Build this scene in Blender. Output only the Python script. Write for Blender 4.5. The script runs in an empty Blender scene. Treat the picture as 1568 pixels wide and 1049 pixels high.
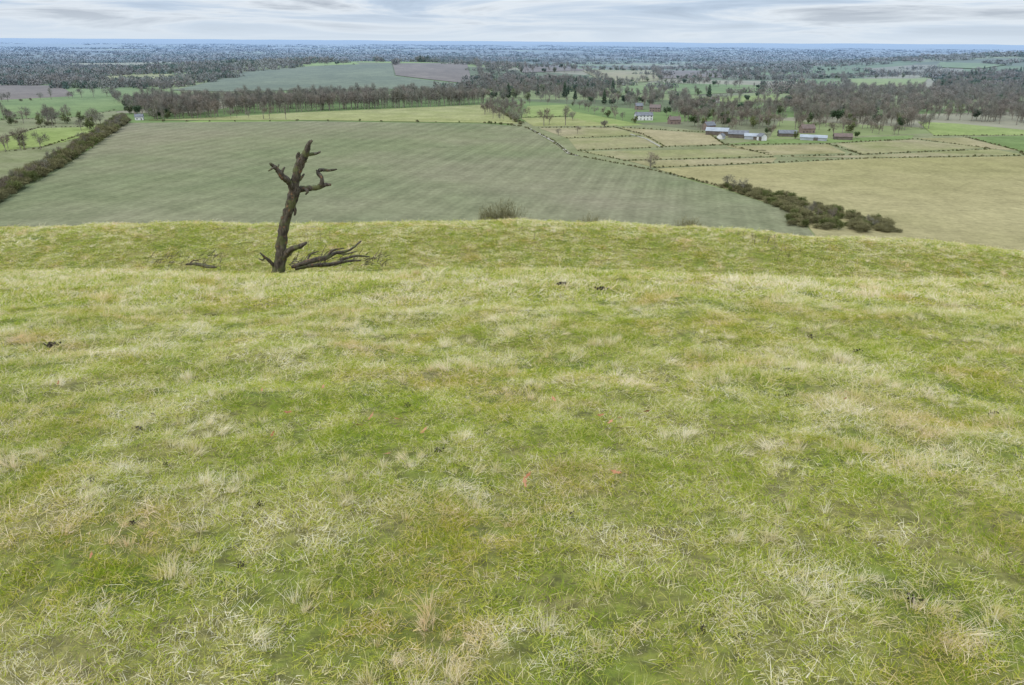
import bpy, bmesh, math, random
import numpy as np
from mathutils import Matrix, Vector
random.seed(3); RNG=np.random.default_rng(7)
scene=bpy.context.scene
# ------------------------------------------------------------------ camera
H=80.0; F=1176.0; PITCH=math.atan(462.5/F); ROLL=math.radians(0.38)
R=Matrix.Rotation(math.pi/2-PITCH,3,'X')@Matrix.Rotation(ROLL,3,'Z')
cam=bpy.data.cameras.new("camera"); camo=bpy.data.objects.new("camera",cam)
scene.collection.objects.link(camo); scene.camera=camo
M=R.to_4x4(); M.translation=Vector((0,0,H)); camo.matrix_world=M
cam.sensor_width=36; cam.lens=36*F/1568; cam.clip_start=0.05; cam.clip_end=90000
scene.view_settings.view_transform='Standard'; scene.view_settings.look='None'; scene.view_settings.exposure=0
# ------------------------------------------------------------------ noise
def _h(ix,iy,s):
    n=(ix.astype(np.int64)*374761393+iy.astype(np.int64)*668265263+s*1442695041)&0xffffffff
    n=((n^(n>>13))*1274126177)&0xffffffff
    return ((n^(n>>16))&0xffff)/65535.0
def vn(x,y,s=0):
    x=np.asarray(x,float);y=np.asarray(y,float)
    ix=np.floor(x);iy=np.floor(y);fx=x-ix;fy=y-iy
    fx=fx*fx*(3-2*fx);fy=fy*fy*(3-2*fy)
    a=_h(ix,iy,s);b=_h(ix+1,iy,s);c=_h(ix,iy+1,s);d=_h(ix+1,iy+1,s)
    return (a*(1-fx)+b*fx)*(1-fy)+(c*(1-fx)+d*fx)*fy
def fbm(x,y,s=0,o=3):
    r=0;a=.5;t=0
    for i in range(o):
        r=r+a*vn(np.asarray(x)*2**i,np.asarray(y)*2**i,s+i*17);t+=a;a*=.5
    return r/t
def sm(a,b,x):
    t=np.clip((x-a)/(b-a),0,1);return t*t*(3-2*t)
# ------------------------------------------------------------------ terrain heights
PY=np.array([-60,-30,-8,0,4,8,12,16,19,21,22.5,25,27,29,31,33,35,36.3,38,42,60,120,200,260,400.])
q=lambda y:-1.65-0.115*y-0.0050*y*y
PZ=np.array([-1.0,-1.2,-1.5,-1.65,q(4),q(8),q(12),q(16),q(19)-.05,q(21)-.1,-7.1,-8.4,-9.1,-9.35,-9.2,-8.85,-8.43,-8.32,-8.5,-10.1,-19,-50,-76,-81,-81])
_gy=np.arange(-60,400,.1);_gz=np.interp(_gy,PY,PZ)
k=np.exp(-(np.arange(-20,21)/7.)**2);k/=k.sum();_gp=np.pad(_gz,20,'edge');_gz=np.convolve(_gp,k,'valid')
def valley(x,y):
    x=np.asarray(x,float);y=np.asarray(y,float);d=np.hypot(x,y)
    z=sm(1100,4500,d)*34*(fbm(x/1700+3,y/800+9,5)-.45)
    z=z+30*np.exp(-((x+330)/560)**2-((y-1950)/420)**2)
    z=z+46*np.exp(-((x-1750)/700)**2-((y-2500)/600)**2)
    z=z+sm(6000,22000,d)*90*(fbm(x/6000+1,y/2600+4,11)-.35)
    return z
def hillz(x,y):
    x=np.asarray(x,float);y=np.asarray(y,float)
    z=H+np.interp(y,_gy,_gz)-np.where(x>0,.0019,.0007)*x*x*sm(0,25,y)
    lip=np.exp(-((y-20.3)/1.2)**2)
    z=z+.20*(fbm(x/1.0,y/.8,31)-.5)*sm(1,4,y)+.5*(fbm(x/5,y/4,33)-.5)*sm(4,12,y)+.25*lip*(vn(x/3.5,y*0,8)-.5)
    z=z+.28*np.exp(-((x-.8)/3.2)**2-((y-10.5)/2.6)**2)
    z=z+.08*(fbm(x/.3,y/.3,37,2)-.5)
    return z
def ground(x,y):
    v=valley(x,y);y=np.asarray(y,float)
    return np.where(y<395,np.maximum(hillz(x,y),v),v)
def ray(u,v):
    d=R@Vector(((u-784)/F,(524.5-v)/F,-1));return np.array(d)
def G(u,v):
    """plan position (x,y) in the valley seen on this bearing / depression"""
    d=ray(u,v);hd=math.hypot(d[0],d[1]);d=d/hd
    t=np.concatenate([np.arange(150,3000,4.),np.geomspace(3000,40000,1200)])
    x=d[0]*t;y=d[1]*t;z=H+d[2]*t;w=np.where(z<valley(x,y))[0]
    i=w[0] if len(w) else len(t)-1
    return (x[i],y[i])
def GP(l):return [G(*p) for p in l]
# ------------------------------------------------------------------ node helpers
def newmat(n):
    m=bpy.data.materials.new(n);m.use_nodes=True;m.node_tree.nodes.clear();return m,m.node_tree
def val(nt,s,inp):
    if isinstance(s,(int,float)):inp.default_value=s
    elif isinstance(s,tuple):inp.default_value=s
    else:nt.links.new(s,inp)
def math_(nt,op,a,b=0.0,c=0.0):
    n=nt.nodes.new('ShaderNodeMath');n.operation=op
    val(nt,a,n.inputs[0]);val(nt,b,n.inputs[1]);val(nt,c,n.inputs[2]);return n.outputs[0]
def mix(nt,f,a,b,bt='MIX'):
    n=nt.nodes.new('ShaderNodeMix');n.data_type='RGBA';n.blend_type=bt
    val(nt,f,n.inputs[0])
    for s,i in((a,6),(b,7)):
        if isinstance(s,tuple) and len(s)==3:s=s+(1,)
        val(nt,s,n.inputs[i])
    return n.outputs[2]
def ramp(nt,f,stops):
    n=nt.nodes.new('ShaderNodeValToRGB');e=n.color_ramp.elements
    while len(e)<len(stops):e.new(.5)
    for i,(p,c) in enumerate(stops):
        e[i].position=p;e[i].color=(c+(1,)) if isinstance(c,tuple) else (c,c,c,1)
    val(nt,f,n.inputs[0]);return n.outputs[0]
def pos(nt):return nt.nodes.new('ShaderNodeNewGeometry').outputs['Position']
def noise(nt,scale,detail=3,rough=.55,vec=None,dist=0.0):
    n=nt.nodes.new('ShaderNodeTexNoise');n.inputs['Scale'].default_value=scale;n.inputs['Detail'].default_value=detail
    n.inputs['Roughness'].default_value=rough;n.inputs['Distortion'].default_value=dist
    nt.links.new(vec or pos(nt),n.inputs['Vector']);return n.outputs['Fac']
def mapping(nt,scale,rot=(0,0,0)):
    n=nt.nodes.new('ShaderNodeMapping');n.inputs['Scale'].default_value=scale;n.inputs['Rotation'].default_value=rot
    nt.links.new(pos(nt),n.inputs['Vector']);return n.outputs[0]
HAZE_TINT=(.235,.30,.38);HAZE_TINT_T=(.34,.44,.56)  # base-colour tints standing in for airlight; the second is paler, for twigs
def paint_haze(nt,col,L=4600.,hc=HAZE_TINT):  # aerial haze painted into the base colour, stronger with distance from the origin
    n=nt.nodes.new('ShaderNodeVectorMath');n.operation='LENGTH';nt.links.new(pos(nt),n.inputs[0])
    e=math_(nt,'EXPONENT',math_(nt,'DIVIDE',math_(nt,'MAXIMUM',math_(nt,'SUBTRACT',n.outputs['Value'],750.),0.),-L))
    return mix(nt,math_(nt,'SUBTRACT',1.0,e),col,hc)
def finish(nt,col,rough=.9,bump=None,bs=.3,bd=.05,trans=0,diffuse=False):
    o=nt.nodes.new('ShaderNodeOutputMaterial')
    if isinstance(col,tuple):col=col+(1,) if len(col)==3 else col
    if diffuse:
        b=nt.nodes.new('ShaderNodeBsdfDiffuse');val(nt,col,b.inputs['Color'])
    else:
        b=nt.nodes.new('ShaderNodeBsdfPrincipled');val(nt,col,b.inputs['Base Color']);b.inputs['Roughness'].default_value=rough;b.inputs['Specular IOR Level'].default_value=.15
    if bump is not None:
        k_=nt.nodes.new('ShaderNodeBump');k_.inputs['Strength'].default_value=bs;k_.inputs['Distance'].default_value=bd
        nt.links.new(bump,k_.inputs['Height']);nt.links.new(k_.outputs[0],b.inputs['Normal'])
    if trans:
        t=nt.nodes.new('ShaderNodeBsdfTranslucent');val(nt,col,t.inputs['Color']);x=nt.nodes.new('ShaderNodeMixShader');x.inputs[0].default_value=trans
        nt.links.new(b.outputs[0],x.inputs[1]);nt.links.new(t.outputs[0],x.inputs[2]);nt.links.new(x.outputs[0],o.inputs['Surface'])
    else:nt.links.new(b.outputs[0],o.inputs['Surface'])
# ------------------------------------------------------------------ materials
def plain(name,c1,c2,scale,hz=True,rough=.9):
    m,nt=newmat(name);c=mix(nt,ramp(nt,noise(nt,scale),[(.35,0.),(.65,1.)]),c1,c2)
    if hz:c=paint_haze(nt,c,hc=HAZE_TINT)
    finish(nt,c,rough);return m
FS=.62
def field(name,c1,c2,c3=None,stripe=None,sc=.02,sa=.25,soft=None):
    m,nt=newmat(name);f=lambda c:tuple(v*FS for v in c)
    c=mix(nt,ramp(nt,noise(nt,sc,5,.6),[(.35,0.),(.65,1.)]),f(c1),f(c2))
    if c3:c=mix(nt,ramp(nt,noise(nt,sc*.35,4,.6),[(.42,0.),(.66,1.)]),c,f(c3))
    c=mix(nt,.45,c,ramp(nt,noise(nt,.3,5,.75),[(.25,.2),(.75,.8)]),'OVERLAY')
    c=mix(nt,.4,c,ramp(nt,noise(nt,.045,4,.7),[(.3,.3),(.7,.7)]),'OVERLAY')
    if stripe:
        ang,per=stripe
        for p_,a_ in((per,sa),(per*.31,sa*.6)):
            w=nt.nodes.new('ShaderNodeTexWave');w.bands_direction='X';w.inputs['Scale'].default_value=math.pi*2/20/p_*1.0
            w.inputs['Distortion'].default_value=1.6;w.inputs['Detail'].default_value=3;w.inputs['Detail Scale'].default_value=.3
            nt.links.new(mapping(nt,(1,1,1),(0,0,ang)),w.inputs['Vector'])
            am=math_(nt,'MULTIPLY',ramp(nt,noise(nt,.012,3),[(.35,.25),(.65,1.)]),a_)
            c=mix(nt,am,c,ramp(nt,w.outputs['Fac'],[(0.,.25),(1.,.75)]),'OVERLAY')
    finish(nt,paint_haze(nt,c),diffuse=True);return m
def grassblade(name):
    m,nt=newmat(name)
    a=nt.nodes.new('ShaderNodeAttribute');a.attribute_name='bv';bv=a.outputs['Fac']
    n1=noise(nt,.40,3);n2=noise(nt,2.3,4,.6)
    s=math_(nt,'ADD',math_(nt,'MULTIPLY',math_(nt,'SUBTRACT',n1,.48),.6),math_(nt,'MULTIPLY',math_(nt,'SUBTRACT',n2,.50),1.35))
    oi=nt.nodes.new('ShaderNodeObjectInfo')
    s=math_(nt,'ADD',s,math_(nt,'MULTIPLY',math_(nt,'SUBTRACT',oi.outputs['Random'],.5),.28))
    t=math_(nt,'ADD',bv,s)
    c=ramp(nt,t,[(0.,(.21,.29,.025)),(.2,(.36,.41,.04)),(.4,(.50,.485,.085)),(.56,(.60,.52,.20)),(.76,(.74,.64,.38)),(1.,(.86,.77,.57))])
    rust=ramp(nt,noise(nt,1.1,3,.55,mapping(nt,(1,1,1),(0,0,1.3))),[(.50,0.),(.70,.65)])
    c=mix(nt,rust,c,mix(nt,1.0,c,(.96,.77,.64),'MULTIPLY'))
    finish(nt,c,.75,trans=.36,diffuse=True);return m
M_blade=grassblade('grass_blades')
def hillmat():
    m,nt=newmat('hill_turf')
    c=ramp(nt,noise(nt,1.1,6,.65),[(.3,(.12,.16,.02)),(.45,(.20,.22,.035)),(.58,(.27,.24,.07)),(.75,(.29,.24,.11))])
    c=mix(nt,ramp(nt,noise(nt,14,4,.7),[(.35,.7),(.6,0.)]),c,(.06,.05,.022))
    finish(nt,c,.95,noise(nt,25,5,.7),.8,.05);return m
def valleymat():
    m,nt=newmat('valley_farmland')
    v=nt.nodes.new('ShaderNodeTexVoronoi');v.inputs['Scale'].default_value=1
    nt.links.new(mapping(nt,(1/420,1/300,0),(0,0,.25)),v.inputs['Vector'])
    c=nt.nodes.new('ShaderNodeSeparateColor');nt.links.new(v.outputs['Color'],c.inputs[0])
    col=ramp(nt,c.outputs[0],[(0.,(.12,.16,.055)),(.25,(.17,.19,.08)),(.42,(.11,.125,.06)),(.62,(.22,.20,.13)),(.76,(.14,.14,.08)),(.9,(.18,.23,.07))])
    col.node.color_ramp.interpolation='CONSTANT'
    col=mix(nt,.4,col,ramp(nt,noise(nt,.02,5,.6),[(.3,.3),(.7,.75)]),'OVERLAY')
    far=nt.nodes.new('ShaderNodeVectorMath');far.operation='LENGTH';nt.links.new(pos(nt),far.inputs[0])
    ff=math_(nt,'MULTIPLY',ramp(nt,math_(nt,'DIVIDE',far.outputs['Value'],10000.),[(.15,0.),(.5,1.)]),ramp(nt,noise(nt,.0011,5,.65),[(.46,0.),(.52,.8)]))
    col=mix(nt,ff,col,(.06,.06,.045))
    finish(nt,paint_haze(nt,col),diffuse=True);return m
M_hill=hillmat();M_valley=valleymat()
def twigmat(name,c1,c2,L=4300.):
    m,nt=newmat(name)
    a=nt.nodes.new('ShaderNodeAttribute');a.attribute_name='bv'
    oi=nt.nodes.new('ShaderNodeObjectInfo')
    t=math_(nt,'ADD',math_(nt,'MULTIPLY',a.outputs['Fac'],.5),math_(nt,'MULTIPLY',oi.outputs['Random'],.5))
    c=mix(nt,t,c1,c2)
    finish(nt,paint_haze(nt,c,L,HAZE_TINT_T),.9,diffuse=True);return m
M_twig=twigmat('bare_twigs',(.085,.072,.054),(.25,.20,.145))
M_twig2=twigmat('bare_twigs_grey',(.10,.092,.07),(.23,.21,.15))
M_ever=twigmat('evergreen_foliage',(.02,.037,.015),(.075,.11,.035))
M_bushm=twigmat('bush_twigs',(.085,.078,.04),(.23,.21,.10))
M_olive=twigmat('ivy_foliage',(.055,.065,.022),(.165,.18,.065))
M_bark=plain('tree_bark',(.14,.12,.09),(.25,.22,.16),.6)
def deadbark():
    m,nt=newmat('dead_bark')
    z=mapping(nt,(1,1,.25));n1=noise(nt,18,5,.7,z)
    c=ramp(nt,n1,[(.3,(.018,.015,.011)),(.5,(.065,.052,.038)),(.7,(.16,.135,.10))])
    c=mix(nt,ramp(nt,noise(nt,3.5,4,.6),[(.5,0.),(.62,.7)]),c,(.11,.12,.042))
    c=mix(nt,ramp(nt,noise(nt,6,3,.6),[(.61,0.),(.68,.65)]),c,(.26,.13,.06))
    finish(nt,c,.9,n1,1.0,.03);return m
M_dead=deadbark()
# ------------------------------------------------------------------ mesh helpers
def link(o,parent=None,coll=None):
    (coll or scene.collection).objects.link(o)
    if parent:o.parent=parent
    return o
def mesh(name,V,Fc,mats,mi=None,bv=None,smooth=False,parent=None,coll=None):
    me=bpy.data.meshes.new(name);me.from_pydata([tuple(v) for v in V] if not isinstance(V,np.ndarray) else V.tolist(),[],Fc if isinstance(Fc,list) else Fc.tolist())
    for m in mats:me.materials.append(m)
    if mi is not None:me.polygons.foreach_set('material_index',np.asarray(mi,dtype=np.int32))
    if bv is not None:
        at=me.attributes.new('bv','FLOAT','POINT');at.data.foreach_set('value',np.asarray(bv,dtype=np.float32))
    if smooth:me.polygons.foreach_set('use_smooth',np.ones(len(me.polygons),dtype=bool))
    me.update();o=bpy.data.objects.new(name,me);link(o,parent,coll)
    return o
def nrm(a):return a/np.maximum(np.linalg.norm(a,axis=-1,keepdims=True),1e-9)
def ribbons(base,dr,L,W,droop,rng,segs=3,bvv=None):
    n=len(base);dr=nrm(dr);L=np.broadcast_to(L,(n,));W=np.broadcast_to(W,(n,));droop=np.broadcast_to(droop,(n,))
    side=nrm(np.cross(dr,rng.normal(size=(n,3))));ts=np.linspace(0,1,segs+1)
    V=[]
    for t in ts:
        c=base+dr*(L*t)[:,None];c[:,2]-=droop*L*t*t
        w=(W*(1-t)**.7*.5)[:,None]
        if t<1:V+= [c-side*w,c+side*w]
        else:V.append(c)
    nv=2*segs+1;V=np.stack(V,1).reshape(-1,3)
    off=np.arange(n)*nv;Fs=[]
    for s in range(segs-1):Fs.append(np.stack([off+2*s,off+2*s+1,off+2*s+3,off+2*s+2],1).tolist())
    s=segs-1;Fs.append(np.stack([off+2*s,off+2*s+1,off+2*s+2],1).tolist())
    Fc=[f for x in Fs for f in x]
    b=np.repeat(bvv if bvv is not None else rng.random(n),nv)
    return V,Fc,b
def tube(path,rad,rng,sides=8,wob=.12,step=None):
    P=np.array(path,float);r=np.array(rad,float)
    n=len(P);k_=max(2,4 if step is None else step);out=[];ro=[]
    for i in range(n-1):
        p0=P[max(i-1,0)];p1=P[i];p2=P[i+1];p3=P[min(i+2,n-1)]
        for j in range(k_):
            t=j/k_;out.append(.5*((2*p1)+(p2-p0)*t+(2*p0-5*p1+4*p2-p3)*t*t+(3*p1-p0-3*p2+p3)*t**3));ro.append(r[i]*(1-t)+r[i+1]*t)
    out.append(P[-1]);ro.append(r[-1]);out=np.array(out);ro=np.array(ro)
    T=nrm(np.gradient(out,axis=0));a=np.array([.31,.83,.12]);V=[];Fc=[]
    for i in range(len(out)):
        s=nrm(np.cross(T[i],a));b=np.cross(T[i],s)
        for q_ in range(sides):
            th=2*math.pi*q_/sides;rr=ro[i]*(1+wob*rng.normal()*.6)
            V.append(out[i]+rr*(math.cos(th)*s+math.sin(th)*b))
    m=len(out)
    for i in range(m-1):
        for q_ in range(sides):
            Fc.append([i*sides+q_,i*sides+(q_+1)%sides,(i+1)*sides+(q_+1)%sides,(i+1)*sides+q_])
    Fc.append(list(range(sides))[::-1]);Fc.append([(m-1)*sides+q_ for q_ in range(sides)])
    return np.array(V),Fc
class Acc:
    def __init__(s):s.V=[];s.F=[];s.M=[];s.B=[];s.n=0
    def add(s,V,Fc,m=0,b=None):
        V=np.asarray(V);s.V.append(V);s.F+=[[i+s.n for i in f] for f in Fc];s.M+=[m]*len(Fc)
        s.B.append(b if b is not None else np.full(len(V),.5));s.n+=len(V)
    def make(s,name,mats,**k_):return mesh(name,np.concatenate(s.V),s.F,mats,s.M,np.concatenate(s.B),**k_)
# ------------------------------------------------------------------ ground sheet
ys=[-40+2*i for i in range(20)]+list(np.arange(0,45,.16))+list(np.arange(45,400,5.))
y=400.
while y<46000:ys.append(y);y*=1.012
ys=np.array(ys);us=np.linspace(-1,1,421)
hw=30+1.15*np.maximum(ys,0);X=us[None,:]*hw[:,None];Y=np.repeat(ys[:,None],len(us),1)
Z=ground(X,Y);V=np.stack([X,Y,Z],-1).reshape(-1,3)
nr,nc=X.shape;i=np.arange(nr-1)[:,None]*nc+np.arange(nc-1)[None,:]
Fq=np.stack([i,i+1,i+nc+1,i+nc],-1).reshape(-1,4)
mi=np.repeat((ys[:-1]>300).astype(int),nc-1)
terr=mesh('ground',V,Fq,[M_hill,M_valley],mi,smooth=True)
# ------------------------------------------------------------------ fields
POLYS=[]
def inpoly(x,y,P):
    x=np.asarray(x);y=np.asarray(y);c=np.zeros(x.shape,bool);j=len(P)-1
    for i in range(len(P)):
        xi,yi=P[i];xj,yj=P[j]
        if yi!=yj:c^=((yi>y)!=(yj>y))&(x<(xj-xi)*(y-yi)/(yj-yi)+xi)
        j=i
    return c
def patch(name,px,mat,off=.16,reg=True):
    P=GP(px)
    if reg:POLYS.append(P)
    bm=bmesh.new();f=bm.faces.new([bm.verts.new((a,b,0)) for a,b in P]);bmesh.ops.triangulate(bm,faces=[f])
    xs=[p[0] for p in P];yy=[p[1] for p in P];d=min(math.hypot(*p) for p in P);st=max(12,d/45)
    if max(xs)-min(xs)<6000:
        for ax,(lo,hi) in enumerate(((min(xs),max(xs)),(min(yy),max(yy)))):
            c=lo+st
            while c<hi:
                co=[0,0,0];co[ax]=c;no=[0,0,0];no[ax]=1
                bmesh.ops.bisect_plane(bm,geom=bm.verts[:]+bm.edges[:]+bm.faces[:],plane_co=co,plane_no=no);c+=st
    for v in bm.verts:v.co.z=float(valley(v.co.x,v.co.y))+off+math.hypot(v.co.x,v.co.y)**2*2.2e-7
    bmesh.ops.recalc_face_normals(bm,faces=bm.faces)
    me=bpy.data.meshes.new(name);bm.to_mesh(me);bm.free()
    if len(me.polygons) and me.polygons[0].normal.z<0:me.flip_normals()
    me.materials.append(mat);link(bpy.data.objects.new(name,me))
F_wheat=field('winter_wheat',(.215,.232,.120),(.27,.275,.145),(.31,.275,.175),(.22,13.),.010,.17)
F_past=field('pasture',(.34,.34,.13),(.42,.40,.18),None,None,.03)
F_tan=field('stubble_grass',(.40,.34,.165),(.46,.39,.195),(.36,.32,.14),(-1.25,30.),.012,.06)
F_hg=field('hill_wheat',(.18,.20,.125),(.23,.25,.15),None,(.6,30.),.006,.06)
F_br=field('ploughed_soil',(.21,.165,.125),(.28,.225,.175),None,None,.01)
F_green=field('green_pasture',(.19,.25,.09),(.26,.32,.12),None,None,.01)
F_bright=field('bright_pasture',(.27,.33,.10),(.35,.39,.14),None,None,.02)
F_pad1=field('paddock_grass',(.28,.28,.12),(.37,.34,.165),(.42,.35,.21),None,.03)
F_pad2=field('paddock_straw',(.39,.33,.18),(.46,.385,.22),(.32,.29,.13),None,.03)
F_dull=field('rough_grass',(.24,.25,.12),(.32,.31,.17),None,None,.03)
patch('field_margin_grass',[(770,186),(1000,192),(1180,213),(1430,205),(1700,203),(1700,246),(1000,266),(870,244),(800,200)],F_dull,.05,False)
patch('field_margin_grass',[(-60,184),(175,168),(186,180),(100,240),(0,290),(-150,370)],F_dull,.05,False)
patch('field_margin_grass',[(-60,120),(200,128),(262,139),(340,150),(240,165),(185,170),(-60,190)],F_green,.05,False)
fl=[('wheat_field',[(-260,470),(-200,410),(0,313),(100,256),(195,189),(470,186),(740,190),(805,195),(870,237),(1000,262),(1105,290),(1218,328),(1330,470)],F_wheat),
('grass_strip_field',[(215,185),(300,182),(440,174),(600,167),(742,161),(775,176),(795,190),(740,188.5),(470,184.5)],F_past),
('hillside_field',[(262,139),(380,109),(500,101),(600,98),(604,117),(722,131),(700,136),(480,138),(350,141)],F_hg),
('ploughed_field',[(601,98),(715,98),(723,129),(606,116)],F_br),
('pasture_field',[(0,158),(172,148),(178,166),(130,179),(0,183)],F_green),
('stubble_field',[(-60,129),(95,132),(113,148),(-60,157)],F_br),
('pasture_field',[(0,214),(60,197),(125,196),(168,190),(120,215),(60,226),(0,232)],F_bright),
('rough_field',[(-60,240),(60,228),(150,203),(100,232),(0,280),(-60,300)],F_dull),
('paddock',[(825,197),(940,196),(982,207),(868,212)],F_pad1),
('paddock',[(797,181),(868,180),(960,193),(817,194)],F_past),
('paddock',[(808,163),(868,161),(885,178),(798,180)],F_bright),
('paddock',[(870,213),(998,210),(1018,225),(884,231)],F_pad1),
('paddock',[(950,196),(1085,205),(1108,222),(1020,224),(985,208)],F_pad2),
('paddock',[(888,233),(1168,228),(1186,240),(958,246)],F_pad1),
('paddock',[(962,248),(1190,242),(1182,250),(1002,258)],F_pad2),
('paddock',[(1110,225),(1268,222),(1296,235),(1178,238)],F_pad2),
('paddock',[(1280,221),(1398,215),(1515,227),(1320,237)],F_pad1),
('paddock',[(1190,241),(1320,239),(1520,229),(1568,238),(1330,242)],F_pad1),
('stubble_field',[(1402,213),(1476,211),(1560,232),(1524,229)],F_pad2),
('pasture_field',[(1480,211),(1700,205),(1700,240),(1564,234)],F_green),
('dry_grass_field',[(1003,259),(1185,251),(1330,244),(1568,240),(1900,235),(2000,470),(1335,470),(1220,328),(1107,289)],F_tan),
('pasture_field',[(1215,124),(1290,120),(1300,134),(1240,132)],F_green),
('pasture_field',[(1292,121),(1420,121),(1405,139),(1300,143)],F_bright),
('pasture_field',[(1405,187),(1470,190),(1600,203),(1600,208),(1430,208)],F_bright),
('rough_field',[(890,108),(1000,107),(1010,124),(930,130)],F_pad1),
('stubble_field',[(1003,108),(1100,109),(1108,119),(1012,121)],F_br),
('pasture_field',[(1000,127),(1160,131),(1195,139),(1050,146)],F_green),
('rough_field',[(790,101),(880,101),(900,109),(800,112)],F_br),
('pasture_field',[(872,170),(915,178),(985,192),(950,194.5),(878,184)],F_bright),
('pasture_field',[(1180,214),(1290,213),(1400,208),(1395,214),(1270,220),(1110,222)],F_green),
('pasture_field',[(1065,150),(1190,146),(1200,156),(1080,158)],F_bright),
('pasture_field',[(930,133),(1000,131),(1030,144),(940,143)],F_green),
('pasture_field',[(1440,96),(1540,100),(1500,106),(1430,104)],F_green),
('stubble_field',[(100,98),(260,96),(300,103),(120,106)],F_pad1),
('pasture_field',[(110,120),(230,113),(300,117),(200,125)],F_past),
]
for n_,p_,m_ in fl:patch(n_,p_,m_)
def strip(name,px,w,mat,off=.5):
    P=[np.array(G(*p)) for p in px];L=[];Rr=[]
    for i in range(len(P)):
        t=P[min(i+1,len(P)-1)]-P[max(i-1,0)];t=t/np.linalg.norm(t);nn=np.array([-t[1],t[0]])*w/2
        L.append(P[i]+nn);Rr.append(P[i]-nn)
    V=[(p[0],p[1],float(valley(*p))+off) for p in L+Rr];n=len(P)
    mesh(name,V,[[i+1,i,i+n,i+n+1] for i in range(n-1)],[mat])
M_track=plain('track_gravel',(.23,.21,.15),(.32,.29,.22),.2)
strip('farm_track',[(809,197),(828,207),(853,221),(871,236),(884,240)],3,M_track)
strip('farm_track',[(205,132),(240,126),(292,119)],9,M_track,1.5)
strip('farm_track',[(965,206),(990,214),(1012,226)],2.5,M_track)
# ------------------------------------------------------------------ instancing
def instancer(name,pts,rot,scl,idx,coll):
    me=bpy.data.meshes.new(name);me.from_pydata(np.asarray(pts).tolist(),[],[])
    for an,a in(('rot',rot),('scl',scl)):
        at=me.attributes.new(an,'FLOAT_VECTOR','POINT');at.data.foreach_set('vector',np.asarray(a,dtype=np.float32).ravel())
    at=me.attributes.new('idx','INT','POINT');at.data.foreach_set('value',np.asarray(idx,dtype=np.int32))
    o=link(bpy.data.objects.new(name,me))
    g=bpy.data.node_groups.new(name,'GeometryNodeTree')
    g.interface.new_socket('Geometry',in_out='INPUT',socket_type='NodeSocketGeometry')
    g.interface.new_socket('Geometry',in_out='OUTPUT',socket_type='NodeSocketGeometry')
    gi=g.nodes.new('NodeGroupInput');go=g.nodes.new('NodeGroupOutput')
    ci=g.nodes.new('GeometryNodeCollectionInfo');ci.inputs['Collection'].default_value=coll
    ci.inputs['Separate Children'].default_value=True;ci.inputs['Reset Children'].default_value=True
    ip=g.nodes.new('GeometryNodeInstanceOnPoints');ip.inputs['Pick Instance'].default_value=True
    def na(n,t):
        a=g.nodes.new('GeometryNodeInputNamedAttribute');a.data_type=t;a.inputs['Name'].default_value=n;return a.outputs['Attribute']
    L=g.links.new
    L(gi.outputs[0],ip.inputs['Points']);L(ci.outputs[0],ip.inputs['Instance']);L(na('idx','INT'),ip.inputs['Instance Index'])
    L(na('rot','FLOAT_VECTOR'),ip.inputs['Rotation']);L(na('scl','FLOAT_VECTOR'),ip.inputs['Scale']);L(ip.outputs[0],go.inputs[0])
    md=o.modifiers.new('scatter','NODES');md.node_group=g;return o
def proto_coll(name):return bpy.data.collections.new(name)
# ---- tree prototypes (unit: metres)
def crown_pts(n,h,w,base,rng,lumps=9):
    c=nrm(rng.normal(size=(lumps,3)))*rng.uniform(.35,.8,(lumps,1));c[:,2]=c[:,2]*.8
    k_=rng.integers(0,lumps,n);p=c[k_]+nrm(rng.normal(size=(n,3)))*(rng.random((n,1))**.45)*.42
    out=p.copy();out[:,0]*=w/2;out[:,1]*=w/2;out[:,2]=base+(h-base)*(.5+p[:,2]*.45)
    return out,p
def tree_proto(name,coll,seed,h,w,mats,n=700,tl=2.2,tw=.26,base=None,leafy=False,conifer=False,lumps=9):
    r=np.random.default_rng(seed);A=Acc();base=h*.25 if base is None else base
    v,f=tube([(0,0,-.5),(r.normal()*.1,0,h*.3),(r.normal()*.4,r.normal()*.4,h*.6),(r.normal()*.4,r.normal()*.4,h*.9)],[.022*h,.017*h,.011*h,.004*h],r,5,.05,2);A.add(v,f,0)
    if conifer:
        z=base+(h-base)*(1-r.random(n)**.6*1.0);rad=(1-(z-base)/(h-base))*w/2*(r.random(n)**.4)*(.8+.3*np.sin(z*2.1));th=r.random(n)*6.283
        P=np.stack([rad*np.cos(th),rad*np.sin(th),z],1);D=np.stack([np.cos(th),np.sin(th),-.2+0*th],1)+r.normal(size=(n,3))*.35
    else:
        P,p=crown_pts(n,h,w,base,r,lumps)
        for i in range(9):
            q_=P[r.integers(0,n)];z0=h*r.uniform(.22,.5);v,f=tube([(0,0,z0),(q_[0]*.45,q_[1]*.45,z0+(q_[2]-z0)*.6),tuple(q_)],[.010*h,.006*h,.002*h],r,4,.05,2);A.add(v,f,0)
        D=p*1.0+np.array([0,0,.5])+r.normal(size=(n,3))*(.45 if not leafy else 1.2)
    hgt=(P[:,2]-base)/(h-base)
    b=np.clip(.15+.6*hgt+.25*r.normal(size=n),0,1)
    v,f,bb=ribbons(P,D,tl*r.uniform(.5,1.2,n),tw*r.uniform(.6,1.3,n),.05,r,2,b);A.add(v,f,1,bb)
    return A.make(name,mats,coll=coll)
C_tree=proto_coll('valley_tree_kinds')
tree_proto('a0',C_tree,1,17,13,[M_bark,M_twig],560,2.3,.18)
tree_proto('a1',C_tree,2,18,10,[M_bark,M_twig],500,2.3,.18)
tree_proto('a2',C_tree,3,16,13,[M_bark,M_twig2],560,2.1,.19)
tree_proto('a3',C_tree,4,19,8,[M_bark,M_twig2],460,2.3,.16)
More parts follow.
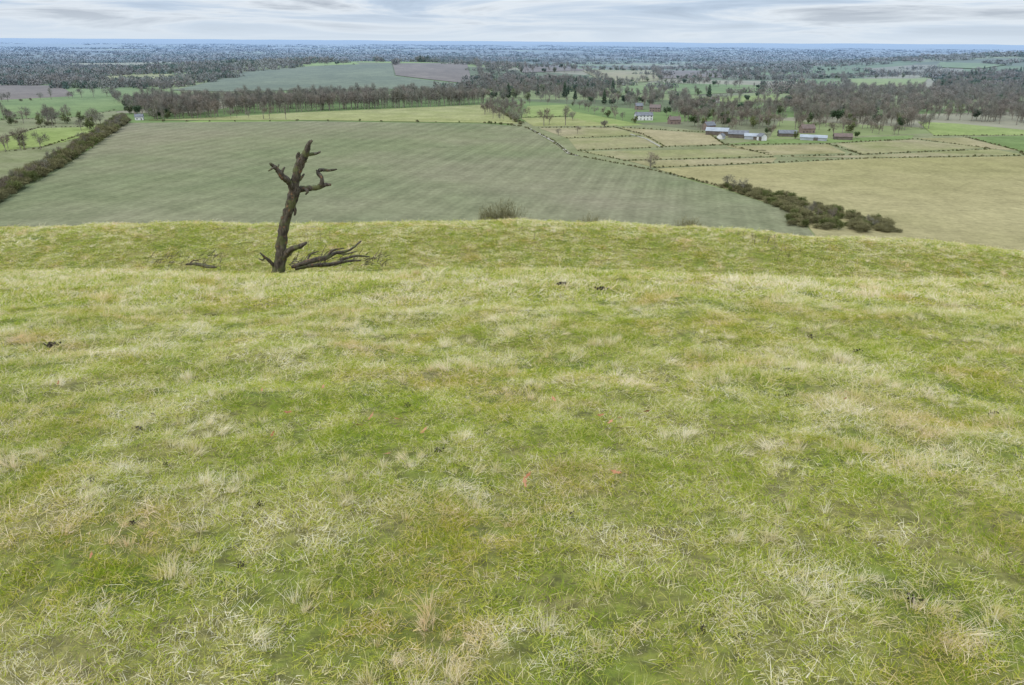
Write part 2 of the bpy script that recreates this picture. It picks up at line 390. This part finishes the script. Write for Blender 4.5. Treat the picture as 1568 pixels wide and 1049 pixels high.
tree_proto('b4',C_tree,5,14,11,[M_bark,M_ever],800,1.2,.8,1.5,True)
tree_proto('b5',C_tree,6,17,7,[M_bark,M_ever],900,1.6,.7,1.5,False,True)
tree_proto('b6',C_tree,7,13,11,[M_bark,M_olive],700,1.2,.65,1.5,True)
tree_proto('c7',C_tree,8,4.5,6,[M_bark,M_bushm],900,1.2,.12,.2,lumps=16)
tree_proto('c8',C_tree,9,4.,6.5,[M_bark,M_bushm],1000,.8,.15,.1,True,lumps=18)
tree_proto('c9',C_tree,10,4.8,5.5,[M_bark,M_olive],900,1.0,.13,.2,lumps=16)
BARE=[0,1,2,3]
def scat(P,spacing,rng):
    P=np.array(P);lo=P.min(0);hi=P.max(0);n=int((hi[0]-lo[0])*(hi[1]-lo[1])/spacing**2)
    n=min(n,200000);x=rng.uniform(lo[0],hi[0],n);y=rng.uniform(lo[1],hi[1],n);k_=inpoly(x,y,[tuple(p) for p in P]);return x[k_],y[k_]
TP=[];TI=[];TS=[]
def addtrees(x,y,kinds,smin,smax):
    for a,b in zip(x,y):
        TP.append((a,b,float(valley(a,b))-.2));TI.append(random.choice(kinds));s=random.uniform(smin,smax);w=s*random.uniform(.85,1.2);TS.append((w,w,s))
def wood(px,spacing,kinds,smin=.8,smax=1.15):
    x,y=scat(GP(px),spacing,RNG);addtrees(x,y,kinds,smin,smax)
def row(px,spacing,kinds,smin=.8,smax=1.15,jit=2.):
    P=[np.array(G(*p)) for p in px]
    for a,b in zip(P[:-1],P[1:]):
        L=np.linalg.norm(b-a);n=max(1,int(L/spacing));t=(np.arange(n)+RNG.uniform(-.4,.4,n))/n
        p=a+(b-a)*t[:,None]+RNG.normal(size=(n,2))*jit*.5;addtrees(p[:,0],p[:,1],kinds,smin,smax)
wood([(240,184),(330,181),(350,175),(520,169),(742,160),(738,150),(520,152),(330,158),(200,166)],13,BARE+[0,1,3],.95,1.35)
row([(250,184),(350,181),(450,184)],11,BARE,.6,1.)
row([(340,176),(520,169),(742,160)],7.5,[1,3],1.1,1.4,1)
wood([(186,163),(250,152),(325,165),(300,182),(236,186),(225,178),(200,180)],12,BARE+[4,6],.7,1.15)
wood([(-160,395),(0,312),(100,255),(195,190),(187,179),(100,238),(0,290),(-160,360)],4,[7,9,7,8],.9,1.6)
row([(0,300),(100,245),(190,186)],8,BARE,.38,.62,6)
wood([(745,157),(800,156),(905,158),(935,140),(870,124),(740,130)],20,BARE*2+[4,5,6],.8,1.2)
wood([(740,176),(760,186),(800,190),(800,165),(750,160)],14,BARE,.6,.9)
wood([(900,158),(930,165),(1060,166),(1050,148),(920,146)],19,BARE*2+[4,5,6],.75,1.15)
wood([(1020,172),(1065,198),(1190,198),(1200,168),(1060,160)],15,BARE*3+[4,6],.7,1.1)
wood([(1195,180),(1230,192),(1400,204),(1425,200),(1400,185),(1470,186),(1700,203),(1700,150),(1430,142),(1215,143)],15.5,BARE*4+[4,6],.85,1.25)
wood([(1190,196),(1300,206),(1380,208),(1380,200),(1200,185)],14,BARE*2+[7,6,9],.55,1.)
wood([(636,97.5),(725,97.5),(730,91),(650,91)],15,[4,5,6,0],.8,1.1)
row([(500,101),(528,100)],14,[4,0],.8,1.)
wood([(1425,141),(1700,152),(1700,112),(1490,113),(1440,122)],20,[4,5,6,0,4,1],.9,1.3)
for p_ in ([(0,236),(60,233),(75,226),(0,226)],[(55,196),(130,190),(135,182),(60,184)],[(0,197),(40,192),(45,182),(0,184)],[(120,205),(150,198),(160,190),(130,192)]):
    wood(p_,12,BARE+[6,7],.7,1.05)
row([(0,157),(172,148),(186,160)],13,BARE+[7],.6,1.)
row([(0,129),(95,131),(200,134),(265,139)],16,BARE,.7,1.1)
row([(262,139),(380,109),(500,101),(600,98),(720,97)],35,BARE+[7],.4,.7)
row([(740,132),(722,97)],20,BARE,.8,1.)
row([(795,181),(870,179),(880,190)],22,BARE,.5,.8)
row([(808,162),(868,160),(920,178),(985,193)],22,BARE+[6],.5,.8)
for u_,v_,k_,s_ in((833,193,1,1.1),(866,193,3,1.05),(884,206,0,.5),(855,209,2,.5),(841,192,0,.7),(1020,178,4,.9),(1060,186,0,.8),(925,196,2,.5),(940,180,1,.8),(1175,207,4,.6),(1180,210,0,.7),(1218,213,6,.6),(1275,209,0,.8),(1120,203,0,.7),(1072,203,2,.6),(1310,213,4,.6),(1225,199,1,.8)):row([(u_,v_),(u_+1,v_)],1,[k_],s_,s_*1.1,0)
row([(995,260),(996,261)],1,[0],.74,.78,0);row([(996,260),(997,261)],1,[2],.5,.55,0)
for p_ in ([(865,150),(866,150)],[(778,150),(779,150)],[(925,160),(926,160)],[(1085,150),(1086,150)],[(938,142),(939,142)]):row(p_,1,[5],1.2,1.5,0)
for a,b in (((1000,126),(1195,139)),((1050,147),(1195,150)),((890,107),(1100,108)),((1010,123),(1110,120)),((1210,122),(1420,119)),((1240,134),(1420,141)),((1290,120),(1300,144)),((1100,109),(1200,122)),((930,131),(1000,126)),((780,100),(890,108)),((790,113),(900,111)),((1420,120),(1500,116)),((900,111),(935,132)),((1000,107),(1012,124)),((740,110),(790,113)),((0,112),(200,118)),((180,118),(330,112)),((0,100),(300,98)),((1100,112),(1300,108)),((760,90),(1100,95)),((1060,160),(1200,155)),((930,146),(1050,147))):
    row([a,b],13,BARE*2+[4,6],.6,1.1,8)
# hedges
SH=[7,8,9]
def hedge(px,sp=3.,s0=.35,s1=.5,j=.8):row(px,sp,SH,s0,s1,j)
hedge([(805,196),(845,215),(872,237),(1000,262),(1105,288)],3.2,.25,.45)
row([(1105,288),(1218,326)],2.4,SH,.45,.9,3)
wood([(1105,285),(1150,292),(1260,320),(1388,354),(1370,360),(1290,357),(1205,347),(1212,330),(1160,307)],3.3,SH+[7],.45,1.05)
row([(1108,287),(1145,297)],5,[2,7,9],.4,.7,3)
row([(1225,328),(1300,345),(1380,356)],6,[0,2,1,3,9],.28,.45,5)
hedge([(195,187),(470,185.5),(740,189)],26,.3,.7,2);hedge([(740,189),(805,195)],4,.4,.7,2)
hedge([(745,161),(775,176),(800,192)],4,.5,.9,3)
for h_ in ([(868,212.5),(985,209),(1000,210)],[(940,195),(985,207),(1018,225)],[(884,232),(1018,226),(1110,223)],[(888,232),(958,247)],[(958,247),(1190,241)],[(1110,223),(1268,221)],[(1108,222),(1180,239)],[(1268,221),(1320,238),(1190,241)],[(1280,220),(1400,214)],[(1400,213),(1524,229),(1320,238)],[(1476,210),(1562,233),(1568,239)],[(1003,258.5),(1185,250.5),(1330,243),(1568,239.5)],[(1085,205),(1110,223)],[(1562,233),(1700,240)],[(1430,209),(1700,207)],[(940,195),(1085,204)],[(825,196),(940,195)],[(798,180),(870,179)],[(0,234),(60,229),(170,192)],[(0,213),(60,196),(130,195)],[(0,184),(130,180),(180,168)]):
    hedge(h_,2.9,.18,.42,.9)
TP=np.array(TP);TS=np.array(TS);rot=np.zeros((len(TP),3));rot[:,2]=RNG.uniform(0,6.28,len(TP))
instancer('valley_trees',TP,rot,TS,TI,C_tree)
print('valley trees',len(TP))
# ---- distant woodland clumps
C_cl=proto_coll('woodland_kinds')
def clump(name,seed,mats,n=22,R_=42,quad=16,asp=1.):
    r=np.random.default_rng(seed);A=Acc()
    for i in range(n):
        a=r.random()*6.28;q_=R_*math.sqrt(r.random());cx,cy=q_*math.cos(a),q_*math.sin(a)*asp;h=r.uniform(7,14);w=r.uniform(4,8)
        m=0 if r.random()<.85 else 1
        d=nrm(r.normal(size=(quad*2,3)));P=np.array([cx,cy,h*.5])+d*np.array([w,w,h*.42])*r.uniform(.55,1,(len(d),1))
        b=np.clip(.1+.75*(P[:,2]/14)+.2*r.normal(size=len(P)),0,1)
        v,f,bb=ribbons(P,d+r.normal(size=d.shape)*.8+np.array([0,0,.3]),4.,2.0,.1,r,2,b);A.add(v,f,m,bb)
    return A.make(name,mats,coll=C_cl)
for i in range(3):clump('w%d'%i,40+i,[M_twig if i%2 else M_twig2,M_ever])
clump('w3',50,[M_ever,M_olive])
clump('w4',51,[M_twig,M_ever],18,70,16,.08);clump('w5',52,[M_twig2,M_olive],14,80,16,.06)
P=[];d=1350.
while d<12500:
    st=d/34;n=int(1.9*d/st)
    x=np.linspace(-.95*d,.95*d,n)+RNG.uniform(-.5,.5,n)*st;yy=d+RNG.uniform(-.5,.5,n)*d*.03
    P.append(np.stack([x,yy],1));d*=1.031
P=np.concatenate(P)
msk=fbm(P[:,0]/700+7,P[:,1]/700+2,77,3)
dd=np.hypot(P[:,0],P[:,1]);thr=np.interp(dd,[1300,2200,3500,9000,12500],[.58,.575,.55,.54,.62])
full=msk>thr;line=(~full)&(RNG.random(len(P))<np.interp(dd,[1300,4000,9000,12500],[.25,.26,.18,.08]));keep=full|line
for q_ in POLYS:keep&=~inpoly(P[:,0],P[:,1],q_)
P=P[keep];dd=dd[keep];full=full[keep];sc=np.clip(dd/34/60,.65,8)*np.where(full,1,.8);zz=valley(P[:,0],P[:,1])-1
zs=np.clip(RNG.uniform(.85,1.15,len(P)),0,9)*np.interp(dd,[5500,12500],[1,.4])
rot=np.zeros((len(P),3));rot[:,2]=np.where(full,RNG.uniform(0,6.28,len(P)),.25+RNG.normal(size=len(P))*.15+np.where(RNG.random(len(P))<.3,1.57,0))
ki=np.where(full,RNG.choice(4,len(P),p=[.28,.27,.27,.18]),4+RNG.integers(0,2,len(P)))
instancer('distant_woodland',np.c_[P,zz],rot,np.stack([sc,sc,zs],1),ki,C_cl)
print('clumps',len(P))
# ------------------------------------------------------------------ buildings
M_white=plain('white_render',(.52,.51,.48),(.60,.59,.56),.3);M_brick=plain('red_brick',(.17,.125,.10),(.22,.16,.13),.5)
M_tile=plain('clay_tiles',(.125,.095,.08),(.165,.12,.10),.5);M_slate=plain('slate_roof',(.12,.12,.125),(.17,.175,.18),.5)
M_metal=plain('barn_sheeting',(.24,.255,.265),(.33,.345,.35),.2);M_wood=plain('barn_boards',(.09,.075,.06),(.14,.12,.10),.4)
M_glass=plain('window_glass',(.03,.035,.04),(.05,.055,.06),1,True,.2)
def box(x0,x1,y0,y1,z0,z1):
    return [(x0,y0,z0),(x1,y0,z0),(x1,y1,z0),(x0,y1,z0),(x0,y0,z1),(x1,y0,z1),(x1,y1,z1),(x0,y1,z1)],[[3,2,1,0],[4,5,6,7],[0,1,5,4],[1,2,6,5],[2,3,7,6],[3,0,4,7]]
def building(name,u,v,w,d,h,rt,wm,rm,rotz=0.,chim=True,storeys=2):
    x,y=G(u,v);e=bpy.data.objects.new(name,None);link(e);e.location=(x,y,float(valley(x,y))-.1);e.rotation_euler[2]=rotz
    a,b=w/2,d/2
    V=[(-a,-b,0),(a,-b,0),(a,b,0),(-a,b,0),(-a,-b,h),(a,-b,h),(a,b,h),(-a,b,h),(-a,0,h+rt),(a,0,h+rt)]
    mesh('walls',V,[[0,1,5,4],[1,2,6,9,5],[2,3,7,6],[3,0,4,8,7]],[wm],parent=e)
    ov=.4;t=.25;k_=rt/b;zE=h-ov*k_
    for s,nm in((-1,'roof_front'),(1,'roof_back')):
        V=[(-a-ov,s*(b+ov),zE+.03),(a+ov,s*(b+ov),zE+.03),(a+ov,0,h+rt+.03),(-a-ov,0,h+rt+.03)];V+=[(p[0],p[1],p[2]+t) for p in V]
        mesh(nm,V,[[0,1,2,3],[4,5,6,7],[0,1,5,4],[1,2,6,5],[2,3,7,6],[3,0,4,7]],[rm],parent=e)
    if chim:
        for cx in(-a+1.,a-1.):
            V,f=box(cx-.5,cx+.5,-.4,.4,h+rt-.8,h+rt+1.4);mesh('chimney',V,f,[M_brick],parent=e)
    A=Acc()
    nx=max(2,int(w/3.2))
    for s in range(storeys):
        for i in range(nx):
            cx=-a+w*(i+.5)/nx;z0=.9+s*2.7
            if z0+1.3>h or (s==0 and i==nx//2):continue
            for sy in(-1,1):
                V,f=box(cx-.55,cx+.55,min(sy*(b-.1),sy*(b+.05)),max(sy*(b-.1),sy*(b+.05)),z0,z0+1.25);A.add(V,f)
    if A.n:A.make('windows',[M_glass],parent=e)
    cx=-a+w*(nx//2+.5)/nx;dw=.5 if chim else 1.8;V,f=box(cx-dw,cx+dw,-b-.06,-b+.1,.05,2.1 if chim else 3.4);mesh('door',V,f,[M_wood],parent=e)
B=building
B('white_house',985,184,19,8,5.2,3,M_white,M_slate,.1)
B('white_cottage',214,184,8,6,3.6,2.5,M_white,M_slate,.3)
B('brick_house',1003,171,13,8,5,3.2,M_brick,M_tile,-.3);B('brick_house',1032,190,12,7,4.6,3,M_brick,M_tile,.2)
B('white_house',1094,158,12,7,5.2,3,M_white,M_tile,.3)
B('brick_house',978,168,9,7,5,3,M_brick,M_slate,.1)
B('metal_barn',1098,207,20,10,4.,2.6,M_wood,M_metal,-.35,False,0);B('wooden_barn',1130,211,17,9,3.6,2.8,M_wood,M_slate,-.3,False,0)
B('metal_barn',1153,214,15,8,3.,2,M_metal,M_metal,-.3,False,0);B('white_outbuilding',1166,216,6,6,4,2.2,M_white,M_slate,-1.2,False,0)
B('brick_house',1085,199,11,7,4.6,3,M_brick,M_slate,.5)
B('brick_house',1235,204,13,7,4.6,3.2,M_brick,M_tile,.15);B('wooden_barn',1205,209,16,8,3.,2.4,M_wood,M_slate,-.1,False,0)
B('metal_barn',1245,215,22,9,2.8,1.8,M_metal,M_metal,-.35,False,0)
B('wooden_barn',1290,214,15,7,3.,2.4,M_wood,M_tile,-.2,False,0)
B('white_cottage',1104,213,6,5,3.,2.,M_white,M_slate,.9)
# ------------------------------------------------------------------ grass
C_near=proto_coll('turf_kinds_near');C_far=proto_coll('turf_kinds_far')
def turf(name,coll,seed,n,rad,lo,hi,wid,upr=.9,b0=0.,b1=.75,droop=.5,straw=.3):
    r=np.random.default_rng(seed);a=r.random(n)*6.283;q_=rad*np.sqrt(r.random(n))
    P=np.stack([q_*np.cos(a),q_*np.sin(a),np.full(n,-.012)],1)
    lean=r.normal(size=2)*.35
    D=np.stack([r.normal(size=n)*.6+lean[0],r.normal(size=n)*.6+lean[1],np.full(n,upr)],1)
    L=r.uniform(lo,hi,n);b=r.uniform(b0,.45,n);st=r.random(n)<straw;b[st]=r.uniform(.6,b1+.15,st.sum());L[st]*=1.6;D[st,2]*=.7
    v,f,bb=ribbons(P,D,L,wid*r.uniform(.5,1.3,n)*np.where(st,.75,1),r.uniform(0,droop,n),r,3,b)
    mesh(name,v,f,[M_blade],None,bb,coll=coll)
def straw(name,coll,seed,n,rad,lo,hi,wid,b0=.5,b1=.95):
    r=np.random.default_rng(seed);a=r.random(n)*6.283;q_=rad*r.random(n)
    P=np.stack([q_*np.cos(a),q_*np.sin(a),np.full(n,-.01)],1);lean=r.normal(size=2)*.3
    D=np.stack([P[:,0]/rad*.45+r.normal(size=n)*.2+lean[0],P[:,1]/rad*.45+r.normal(size=n)*.2+lean[1],np.full(n,1.)],1)
    v,f,bb=ribbons(P,D,r.uniform(lo,hi,n),wid*r.uniform(.5,1.2,n),r.uniform(.1,.6,n),r,3,r.uniform(b0,b1,n))
    mesh(name,v,f,[M_blade],None,bb,coll=coll)
for i in range(5):turf('t%d'%i,C_near,100+i,150,.09,.018,.05,.0027,straw=.2+.07*i,upr=.65)
for i in range(4):straw('u%d'%i,C_near,120+i,[45,60,75,30][i],[.03,.035,.05,.025][i],.07,[.12,.14,.17,.19][i],.0022)
for i in range(5):turf('t%d'%i,C_far,140+i,100,.15,.03,.07,.007,straw=.2+.08*i,upr=.7)
for i in range(4):straw('u%d'%i,C_far,160+i,[40,50,65,40][i],[.06,.07,.09,.05][i],.08,[.19,.22,.26,.29][i],.0052)
def band(y0,y1,dens):
    w0=.76*y1+1.6;n=int(2*w0*(y1-y0)*dens);x=RNG.uniform(-w0,w0,n);y=RNG.uniform(y0,y1,n);k_=np.abs(x)<.76*y+1.6;return x[k_],y[k_]
def place(name,bands,coll):
    PP=[];RR=[];SS=[];II=[]
    for (y0,y1,dt,ds,sx,sz) in bands:
        x,y=band(y0,y1,dt);PP.append(np.c_[x,y,hillz(x,y)]);n=len(x)
        dry=fbm(x/.8,y/.8,61,3);bank=sm(22,25,y)*(1-sm(34,35.5,y))
        II.append(np.clip((dry*9-2.5-.6*bank+RNG.normal(size=n)).astype(int),0,4));s=RNG.uniform(.75,1.3,n)
        SS.append(np.stack([s*sx,s*sx,s*sz*RNG.uniform(.6,1.4,n)*(.6+.8*dry)],1));r=RNG.normal(size=(n,3))*.12;r[:,2]=RNG.uniform(0,6.28,n);RR.append(r)
        x,y=band(y0,y1,ds);bank=sm(22,25,y)*(1-sm(34,35.5,y))
        m=fbm(x/.28,y/.28,63,2)*.78+fbm(x/2.0,y/1.5,65,2)*.22+.12*np.exp(-((y-20.2)/.8)**2)+.12*np.exp(-((y-36.)/1.)**2)-.03*bank
        pr=sm(.53,.63,m)*.9+.04;k_=RNG.random(len(x))<pr;x=x[k_];y=y[k_];m=m[k_];n=len(x)
        PP.append(np.c_[x,y,hillz(x,y)]);II.append(5+RNG.integers(0,4,n));s=RNG.uniform(.55,1.1,n)*(.75+1.5*np.clip(m-.5,0,.35))
        SS.append(np.stack([s*sx**.5,s*sx**.5,s*sz],1));r=RNG.normal(size=(n,3))*.22+np.array([0,.12,0]);r[:,2]=RNG.normal(size=n)*1.2;RR.append(r)
    P_=np.concatenate(PP);print(name,len(P_));instancer(name,P_,np.concatenate(RR),np.concatenate(SS),np.concatenate(II),coll)
place('grass',[(.8,5,260,95,1,.95),(5,9,145,62,1.3,1.1)],C_near)
place('grass',[(9,15,72,32,1.1,1.),(15,23,46,19,1.4,1.05),(23,44,22,8,2.2,1.3)],C_far)
# ------------------------------------------------------------------ small litter on the turf
M_leaf=plain('dead_leaf',(.26,.10,.04),(.40,.21,.11),9,False);M_soil=plain('dark_soil',(.02,.016,.011),(.06,.046,.03),30,False)
A=Acc();r=RNG
def leafat(x,y,s):
    z=float(hillz(x,y))+r.uniform(.04,.06);a=r.random()*6.28
    pr=[(0,0),(.3,.12),(.45,.05),(.62,.2),(.75,.07),(1,0),(.75,-.1),(.58,-.2),(.42,-.06),(.28,-.13)]
    t=nrm(np.array([math.cos(a),math.sin(a),r.normal()*.5]));b=nrm(np.cross(t,[r.normal()*.5,r.normal()*.5,1]))
    V=[np.array([x,y,z])+s*(t*p[0]+b*p[1])+np.array([0,0,s*.35*(p[0]-.5)**2]) for p in pr];A.add(V,[list(range(len(pr)))])
def GH(u,v):
    d=ray(u,v);t=np.arange(1,45,.02)/d[1];x=d[0]*t;y=d[1]*t;w=np.where(H+d[2]*t<hillz(x,y))[0];i=w[0] if len(w) else -1;return x[i],y[i]
for u,v in [(488,600),(565,658),(560,662),(627,657),(795,772),(938,655),(932,660),(968,745),(925,645),(985,640),(645,672),(450,640),(790,765),(590,712),(855,625)]:
    x,y=GH(u,v);leafat(x+r.normal()*.03,y+r.normal()*.04,.065)
for i in range(50):
    y=2+18*r.random()**.8;x=r.uniform(-.75,.75)*y;leafat(x,y,r.uniform(.02,.045))
A.make('dead_leaves',[M_leaf])
A=Acc()
def clod(x,y,s):
    z=float(hillz(x,y));sx_=r.uniform(.4,1.);
    for k_ in range(30):
        c=np.array([x+r.normal()*s*.5,y+r.normal()*s*.4*sx_,z+r.uniform(.0,.035)]);q_=s*r.uniform(.1,.28)
        d=nrm(np.array([[1,0,0],[-1,0,0],[0,1,0],[0,-1,0],[0,0,1],[0,0,-1.]])+r.normal(size=(6,3))*.3)*q_*r.uniform(.7,1.2,(6,1))
        A.add(c+d,[[0,2,4],[2,1,4],[1,3,4],[3,0,4],[2,0,5],[1,2,5],[3,1,5],[0,3,5]])
for u,v,s in [(78,531,1.2),(862,436,1.1),(920,444,1.2),(672,695,.8),(215,662,.8),(235,640,.5),(1310,540,.7),(1240,517,.7),(1395,925,1.),(625,625,.6),(205,806,.7),(398,778,.6),(875,793,.5),(255,718,.6),(1520,637,.7),(745,433,.7),(1205,610,.5),(330,485,.6),(140,742,.5),(370,873,.6),(1075,972,.6)]:
    x,y=GH(u,v);clod(x,y,(.015+.0055*y)*s)
A.make('soil_clods',[M_soil])
# ------------------------------------------------------------------ dead tree
TY=21.3
def D3(u,v,dy=0.):
    d=ray(u,v);t=(TY+dy)/d[1];return (d[0]*t,TY+dy,H+d[2]*t)
rt=np.random.default_rng(5);A=Acc();px=TY/1160
TH=1.05
def limb(pts,sides=9,wob=.16):
    P_=[D3(p[0],p[1],p[3] if len(p)>3 else 0) for p in pts];v,f=tube(P_,[p[2]/2*px*TH for p in pts],rt,sides,wob,5);A.add(v,f)
limb([(424,445,26),(425,420,19),(430,397,17),(431,375,15),(433,355,14),(438,335,14),(444,316,14),(449,298,15),(451,285,13),(454,268,12),(460,250,13),(465,240,11),(470,229,8),(473,220,6),(478,215,3)],12)
limb([(460,248,8),(456,240,6),(458,233,3)])
limb([(468,238,6,0),(476,236,5,.1),(485,235,3.5,.15),(491,232,2,.2)])
limb([(450,296,11,0),(446,284,9,-.1),(440,276,9,-.2),(433,271,9,-.3),(428,264,7,-.35),(421,256,6,-.4),(413,250,3,-.5)])
limb([(433,271,6,-.3),(432,263,4,-.3),(436,256,2,-.3)]);limb([(428,264,5,-.35),(424,260,4,-.2),(427,252,2,0)])
limb([(421,256,4,-.4),(417,258,3,-.5),(411,262,1.5,-.5)])
limb([(449,300,12,0),(456,291,10,.1),(466,289,9,.2),(478,288,8,.25),(488,287,7,.3),(498,283,6,.35),(507,283,3,.4)])
limb([(488,287,7,.3),(493,279,6,.3),(492,271,6,.35),(487,264,5.5,.4),(492,260,5,.45),(503,261,4,.5),(516,259,2,.6)])
limb([(466,289,5,.2),(471,293,4,.0),(468,298,2,0)]);limb([(487,264,3.5,.4),(484,260,2,.4)])
limb([(452,280,5,0),(460,274,4,.1),(466,266,2,.2)])
limb([(430,398,11,0),(440,386,9,-.1),(450,380,8,-.2),(460,377,7,-.3),(470,371,3,-.3)])
limb([(424,414,7,0),(415,402,5,-.1),(406,394,4,-.2),(398,387,2,-.3)]);limb([(406,394,3,-.2),(402,398,2.5,-.2),(396,396,1.5,-.2)])
limb([(448,312,6),(452,322,5),(451,330,2)])
A.make('dead_tree',[M_dead],smooth=True)
A=Acc();TH=1.0
limb([(446,409,5,1.6),(462,404,8,1.7),(480,399,9,1.9),(500,394,8,2.1),(515,387,6,2.4),(535,383,4.5,2.6),(553,369,2.5,3)])
limb([(452,412,5,1.8),(475,407,7,2.1),(505,405,7,2.5),(530,400,5,2.9),(552,399,3,3.2)])
limb([(500,394,5,2.1),(509,384,4,2.2),(527,380,2,2.2)]);limb([(470,402,4,1.8),(475,390,3,1.9),(488,385,1.5,1.9)])
limb([(515,387,4,2.4),(528,389,3,2.5),(548,384,1.5,2.6)]);limb([(520,398,5,3.2),(545,392,4,3.4),(566,393,2,3.6)])
for i in range(80):
    u=rt.uniform(440,590);v=rt.uniform(390,409);a=rt.uniform(-1.2,1.4);l=rt.uniform(6,20);dy=rt.uniform(1.5,4.5)
    limb([(u,v,1.4,dy),(u+l*.5*math.cos(a),v-l*.5*abs(math.sin(a))-1,1.,dy+rt.normal()*.1),(u+l*math.cos(a),v-l*abs(math.sin(a))+rt.uniform(-2,3),.5,dy)],4)
A.make('fallen_branches',[M_dead],smooth=True)
A=Acc();TH=.9
limb([(285,405,4,8.8),(300,404,8,8.6),(318,408,9,8.5),(332,409,3,8.4)]);limb([(290,405,4,8.8),(296,399,3,8.7),(305,400,1.5,8.6)])
for i in range(90):
    u=rt.uniform(225,345);v=rt.uniform(390,410);l=rt.uniform(5,16);a=rt.uniform(-1.2,1.4)
    limb([(u,v,1.2,8.6),(u+l*.5*math.cos(a),v-l*.5*abs(math.sin(a)),.9,8.7),(u+l*math.cos(a),v-l*abs(math.sin(a))+1,.4,8.8)],4)
A.make('fallen_branch',[M_dead],smooth=True)
# ------------------------------------------------------------------ bushes on the slope beyond the crest
def bush(name,u,Yd,top_v,wpx,seed,n=420):
    d=ray(u,top_v);t=Yd/d[1];x=d[0]*t;zt=H+d[2]*t;z0=float(hillz(x,Yd))-.1;h=zt-z0;w=wpx*Yd/1160
    r=np.random.default_rng(seed);a=r.random(n)*6.283;sp=r.random(n)**.6
    base=np.stack([x+.12*w*r.normal(size=n),Yd+.12*w*r.normal(size=n),np.full(n,z0)],1)
    L=np.full(n,h)*r.uniform(.8,1.08,n)*(1-.12*sp)
    D=np.stack([np.cos(a)*sp*w*.5/h,np.sin(a)*sp*w*.5/h,np.ones(n)],1)
    A=Acc();v,f,b=ribbons(base,D,L,.035,.05,r,4);A.add(v,f,0,b)
    Dn=nrm(D)
    k_=r.integers(0,n,n*9);tt=r.uniform(.35,1,len(k_));p=base[k_]+Dn[k_]*(L[k_]*tt)[:,None]
    dd_=Dn[k_]+r.normal(size=(len(k_),3))*.55;v,f,b=ribbons(p,dd_,r.uniform(.15,.5,len(k_)),.018,.05,r,2);A.add(v,f,0,b)
    A.make(name,[M_bushm])
bush('bare_bush',770,46,309,66,1,480);bush('bare_bush',745,46.5,319,26,2,120);bush('bare_bush',905,44,330,44,3,150);bush('bare_bush',1055,45,335,42,4,240)
# dry weed stalks along the bank
A=Acc();r=np.random.default_rng(12);st=[]
for u,Yd,n,h in((487,34,3,1.1),(1160,35,14,.5),(385,30,10,.4),(1190,34,12,.4),(820,35,8,.45),(560,31,16,.4),(640,31,16,.35),(300,31,10,.4),(250,31,12,.35)):
    x0=ray(u,360);x0=x0[0]/x0[1]*Yd
    for i in range(n):st.append((x0+r.normal()*.5,Yd+r.normal()*.4,h*r.uniform(.6,1.1)))
st=np.array(st);P_=np.c_[st[:,0],st[:,1],hillz(st[:,0],st[:,1])]
D=np.c_[r.normal(size=(len(st),2))*.15,np.ones(len(st))];v,f,b=ribbons(P_,D,st[:,2],.02,.05,r,3);A.add(v,f,0,b)
k_=r.integers(0,len(st),len(st)*6);tt=r.uniform(.3,1,len(k_));p=P_[k_]+nrm(D)[k_]*(st[k_,2]*tt)[:,None]
v,f,b=ribbons(p,D[k_]+r.normal(size=(len(k_),3))*.7,.15,.012,.05,r,2);A.add(v,f,0,b)
A.make('weed_stalks',[M_twig])
# ------------------------------------------------------------------ light and sky
SE,SR=math.radians(42),math.radians(215)
w=bpy.data.worlds.new('World');scene.world=w;w.use_nodes=True;nt=w.node_tree;nt.nodes.clear()
sky=nt.nodes.new('ShaderNodeTexSky');sky.sky_type='NISHITA';sky.sun_disc=False;sky.sun_elevation=SE;sky.sun_rotation=SR
tc=nt.nodes.new('ShaderNodeTexCoord');sx=nt.nodes.new('ShaderNodeSeparateXYZ');nt.links.new(tc.outputs['Generated'],sx.inputs[0])
zc=math_(nt,'MAXIMUM',sx.outputs[2],0.0);den=math_(nt,'ADD',zc,.07)
cx=nt.nodes.new('ShaderNodeCombineXYZ');nt.links.new(math_(nt,'DIVIDE',sx.outputs[0],den),cx.inputs[0]);nt.links.new(math_(nt,'DIVIDE',sx.outputs[1],den),cx.inputs[1])
n1=noise(nt,.34,7,.6,cx.outputs[0],.6)
c=ramp(nt,n1,[(.34,(3.8,4.8,6.3)),(.46,(5.4,6.6,8.3)),(.55,(7.9,8.6,9.5)),(.66,(4.3,4.9,5.9))])
hz=ramp(nt,zc,[(0.,1.),(.035,0.)])
c=mix(nt,math_(nt,'MULTIPLY',hz,.88),c,(7.4,8.4,9.5))
zb=nt.nodes.new('ShaderNodeMapRange');nt.links.new(zc,zb.inputs[0]);zb.inputs[1].default_value=.08;zb.inputs[2].default_value=.7;zb.inputs[3].default_value=1;zb.inputs[4].default_value=2.85
vm=nt.nodes.new('ShaderNodeVectorMath');vm.operation='SCALE';nt.links.new(c,vm.inputs[0]);nt.links.new(zb.outputs[0],vm.inputs['Scale'])
c=mix(nt,.88,sky.outputs[0],vm.outputs[0])
bg=nt.nodes.new('ShaderNodeBackground');bg.inputs['Strength'].default_value=.1;nt.links.new(c,bg.inputs[0])
wo=nt.nodes.new('ShaderNodeOutputWorld');nt.links.new(bg.outputs[0],wo.inputs[0])
sl=bpy.data.lights.new('sun','SUN');sl.energy=1.5;sl.angle=math.radians(12);sl.color=(1,.965,.92)
so=bpy.data.objects.new('sun',sl);link(so)
sd=Vector((math.sin(SR)*math.cos(SE),math.cos(SR)*math.cos(SE),math.sin(SE)));so.rotation_euler=sd.to_track_quat('Z','Y').to_euler()
